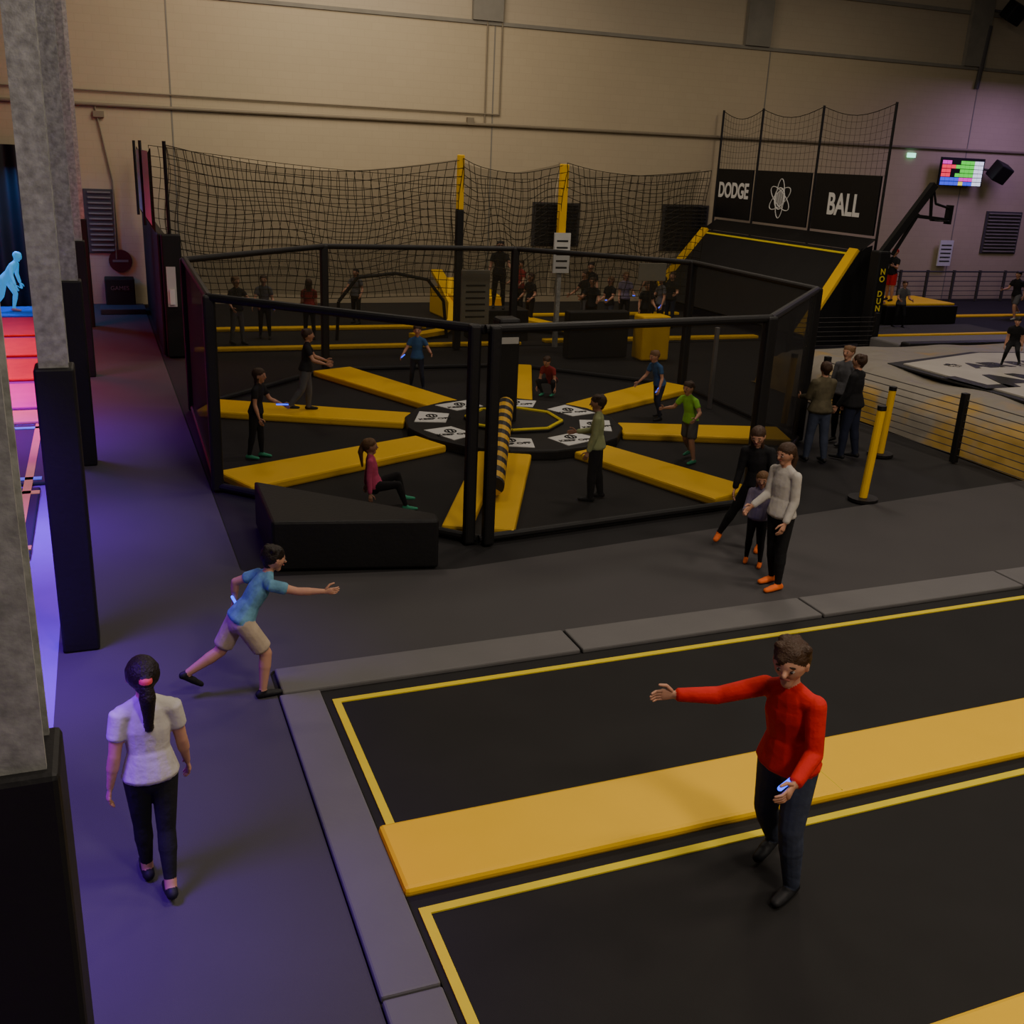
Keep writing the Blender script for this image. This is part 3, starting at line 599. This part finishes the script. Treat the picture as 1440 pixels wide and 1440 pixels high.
person('boy_in_pale_green_shirt',5.80,11.72,1.40,150,lean=0,hpitch=8,aL=(5,6,15),aR=(20,5,60),top=PALEG,sleeve='long',bot=BLK,legs='loose',hair=HAIRM,style='fringe',vox=.011,kid=1.12)
person('boy_in_neon_green_shirt',8.0,13.08,1.25,200,lean=14,aL=(20,35,60),aR=(30,35,70),lL=(12,8,20),lR=(-8,8,30),top=NEON,sleeve='short',bot=GRY,legs='shorts',hair=HAIRM,shoe=GRSOCK,vox=.012,kid=1.15,footR=-10)
person('boy_in_blue_shirt',8.85,15.6,1.25,190,lean=20,aL=(15,15,30),aR=(35,15,30),lL=(15,5,25),lR=(-5,5,20),top=BLUE,bot=NAVY,hair=HAIRL,vox=.013,kid=1.15,glow='L')
person('boy_in_light_blue_shirt',5.35,18.6,1.22,250,aL=(20,30,50),aR=(20,25,30),lL=(12,6,25),lR=(-5,6,20),top=BLUE,bot=NAVY,hair=HAIRM,vox=.015,kid=1.15,glow='R')
person('boy_in_black_tshirt',2.95,16.8,1.36,-10,z=.12,lean=5,aL=(35,10,40),aR=(30,20,50),lL=(8,5,10),lR=(-12,5,25),top=BLK,bot=GRY,legs='loose',hair=HAIRM,shoe=SHOEB,vox=.014,kid=1.1)
person('girl_in_dark_clothes',1.85,14.6,1.30,-30,lean=8,aL=(35,12,40),aR=(10,10,20),top=BLK,bot=BLK,hair=HAIRM,style='long',shoe=GRSOCK,vox=.014,kid=1.12,glow='L')
person('boy_crouching_in_red',7.75,17.75,1.15,220,lean=35,aL=(35,10,5),aR=(40,12,5),lL=(95,20,125),lR=(90,25,120),top=DRED,bot=BLK,hair=HAIRM,shoe=GRSOCK,vox=.014,kid=1.15)
bk=[('man_on_platform',8.9,23.9,1.6,250,.75,BLK,BLK,HAIRB),('girl_standing',10.3,25.3,1.45,200,0,BLK,BLK,HAIRM),('boy_at_net',2.7,23.9,1.5,300,0,BLK,GRY,HAIRL),('boy_by_net',3.4,24.6,1.45,260,0,GRY,BLK,HAIRM),('girl_by_net',4.4,24.4,1.4,80,0,DRED,BLK,HAIRM),
('boy_waiting',11.4,23.9,1.5,230,0,BLK,BLK,HAIRM),('girl_waiting',12.2,24.5,1.45,200,0,BLK,JEAN,HAIRL),('boy_waiting',12.9,23.8,1.4,260,0,BLK,BLK,HAIRM),('girl_waiting',13.6,24.3,1.5,180,0,GRY,BLK,HAIRB),('boy_waiting',12.6,26.6,1.6,240,0,BLK,BLK,HAIRB),('boy_waiting',10.9,27.6,1.55,210,0,DRED,BLK,HAIRM),
('boy_waiting',14.4,25.2,1.5,220,0,BLK,NAVY,HAIRM),('girl_waiting',13.2,25.6,1.45,250,0,LAV,BLK,HAIRL),('boy_waiting',11.9,25.4,1.5,190,0,BLK,GRY,HAIRM),('girl_by_net',6.0,26.6,1.4,230,0,GRY,BLK,HAIRB),('boy_waiting',14.9,27.2,1.6,200,0,BLK,BLK,HAIRM)]
for i,(n,x,y,h,hd,z,t,b,hr) in enumerate(bk):
    rr=random.Random(i); person(n,x,y,h,hd,z=z,top=t,bot=b,hair=hr,style='long' if 'girl' in n else 'short',aL=(rr.uniform(0,40),rr.uniform(5,20),rr.uniform(10,70)),aR=(rr.uniform(0,40),rr.uniform(5,20),rr.uniform(10,70)),vox=.018,glow='L' if i in(3,6,8,12) else '',kid=1.08)
box('viewing_platform',8.2,9.6,23.6,24.4,0,.75,BLACKVINYL,None,.02)
person('boy_in_red_cap',22.2,25.7,1.55,200,z=.62,aL=(25,10,80),aR=(60,20,90),top=BLK,bot=RED,legs='shorts',cap=RED,skin=SKIN,vox=.018,kid=1.1)
person('girl_by_jump_block',21.7,24.55,1.4,250,lean=10,aL=(30,8,60),aR=(30,8,60),lL=(20,5,30),lR=(10,5,30),top=GRY,bot=BLK,hair=HAIRM,vox=.018)
person('boy_in_green_shirt',19.8,23.7,1.35,300,aL=(30,10,60),aR=(30,10,60),top=GREEN,sleeve='long',bot=BLK,hair=HAIRM,vox=.018,glow='R')
person('boy_running_far',27.3,25.7,1.6,190,lean=10,aL=(-20,15,50),aR=(30,15,60),lL=(30,5,40),lR=(-25,5,30),top=BLK,bot=GRY,legs='shorts',shoe=SHOEW,hair=HAIRB,vox=.018)
person('kid_in_dark_shirt',16.0,14.9,1.1,220,z=.9,top=BLK,bot=BLK,lean=25,hair=HAIRB,vox=.018,lL=(60,8,90),lR=(50,8,80))
BLG=mat('blue_glow_tint',(.04,.42,.85),.7,.3,8,emit=.5)  # blue light on the child painted as a glow over cloth, skin and hair
person('child_under_uv_light',-2.30,28.9,1.65,-20,z=.05,lean=35,aL=(20,20,20),aR=(40,20,20),lL=(25,5,40),lR=(-10,5,30),top=BLG,sleeve='long',bot=BLG,hair=BLG,skin=BLG,shoe=SHOEW,vox=.018)
# ------------------------------------------------------------------ lights
def area(n,loc,size,power,col,rot=(0,0,0),sy=None,spread=180):
    l=bpy.data.lights.new(n,'AREA'); l.energy=power; l.color=col; l.size=size; l.spread=math.radians(spread)
    if sy: l.shape='RECTANGLE'; l.size_y=sy
    o=bpy.data.objects.new(n,l); COL.objects.link(o); o.location=loc; o.rotation_euler=rot; return o
WARM=(1,.86,.70)
for i,(x,y,p) in enumerate(((4,-4,600),(4,3,350),(12,4,380),(2.5,14,150),(10,15,310),(20,14,210),(3,24,150),(12,24,165),(21,24,175))):  # first entry is an added fill behind the camera, brightening camera-facing sides
    area('high_bay_and_fill_lamp.%03d'%i,(x,y,10.5),1.6,p,WARM,(math.radians(18),0,0) if y<0 else (0,0,0))
area('wall_wash_fill',(6,25,10.8),6,540,WARM,(math.radians(50),0,0))  # added unseen fill that keeps the back wall bright
for i,(x,y,z,p,rx) in enumerate(((-1.1,5.0,2.9,44,-10),(-1.2,8.2,2.9,58,-8),(-1.4,12.0,3.0,75,-8),(-1.6,16.2,3.0,75,-8))):
    area('purple_glow_lamp.%03d'%i,(x,y,z),.8,p,(.22,.01,1),(0,math.radians(rx),0),spread=85)
area('red_glow_lamp',(-3,23.5,3.5),2,190,(1,.0,.05)); area('cyan_glow_lamp',(-2.6,29,3.5),1,120,(.05,.3,1)); area('magenta_glow_lamp',(-2.8,19,3.2),1.2,130,(.9,.03,.6),spread=120)
area('violet_lane_lamp',(30,27,7.5),3,240,(.6,.38,1))
w=bpy.data.worlds.new('world'); SC.world=w; w.use_nodes=True; w.node_tree.nodes['Background'].inputs['Color'].default_value=(.75,.70,.66,1); w.node_tree.nodes['Background'].inputs['Strength'].default_value=.05
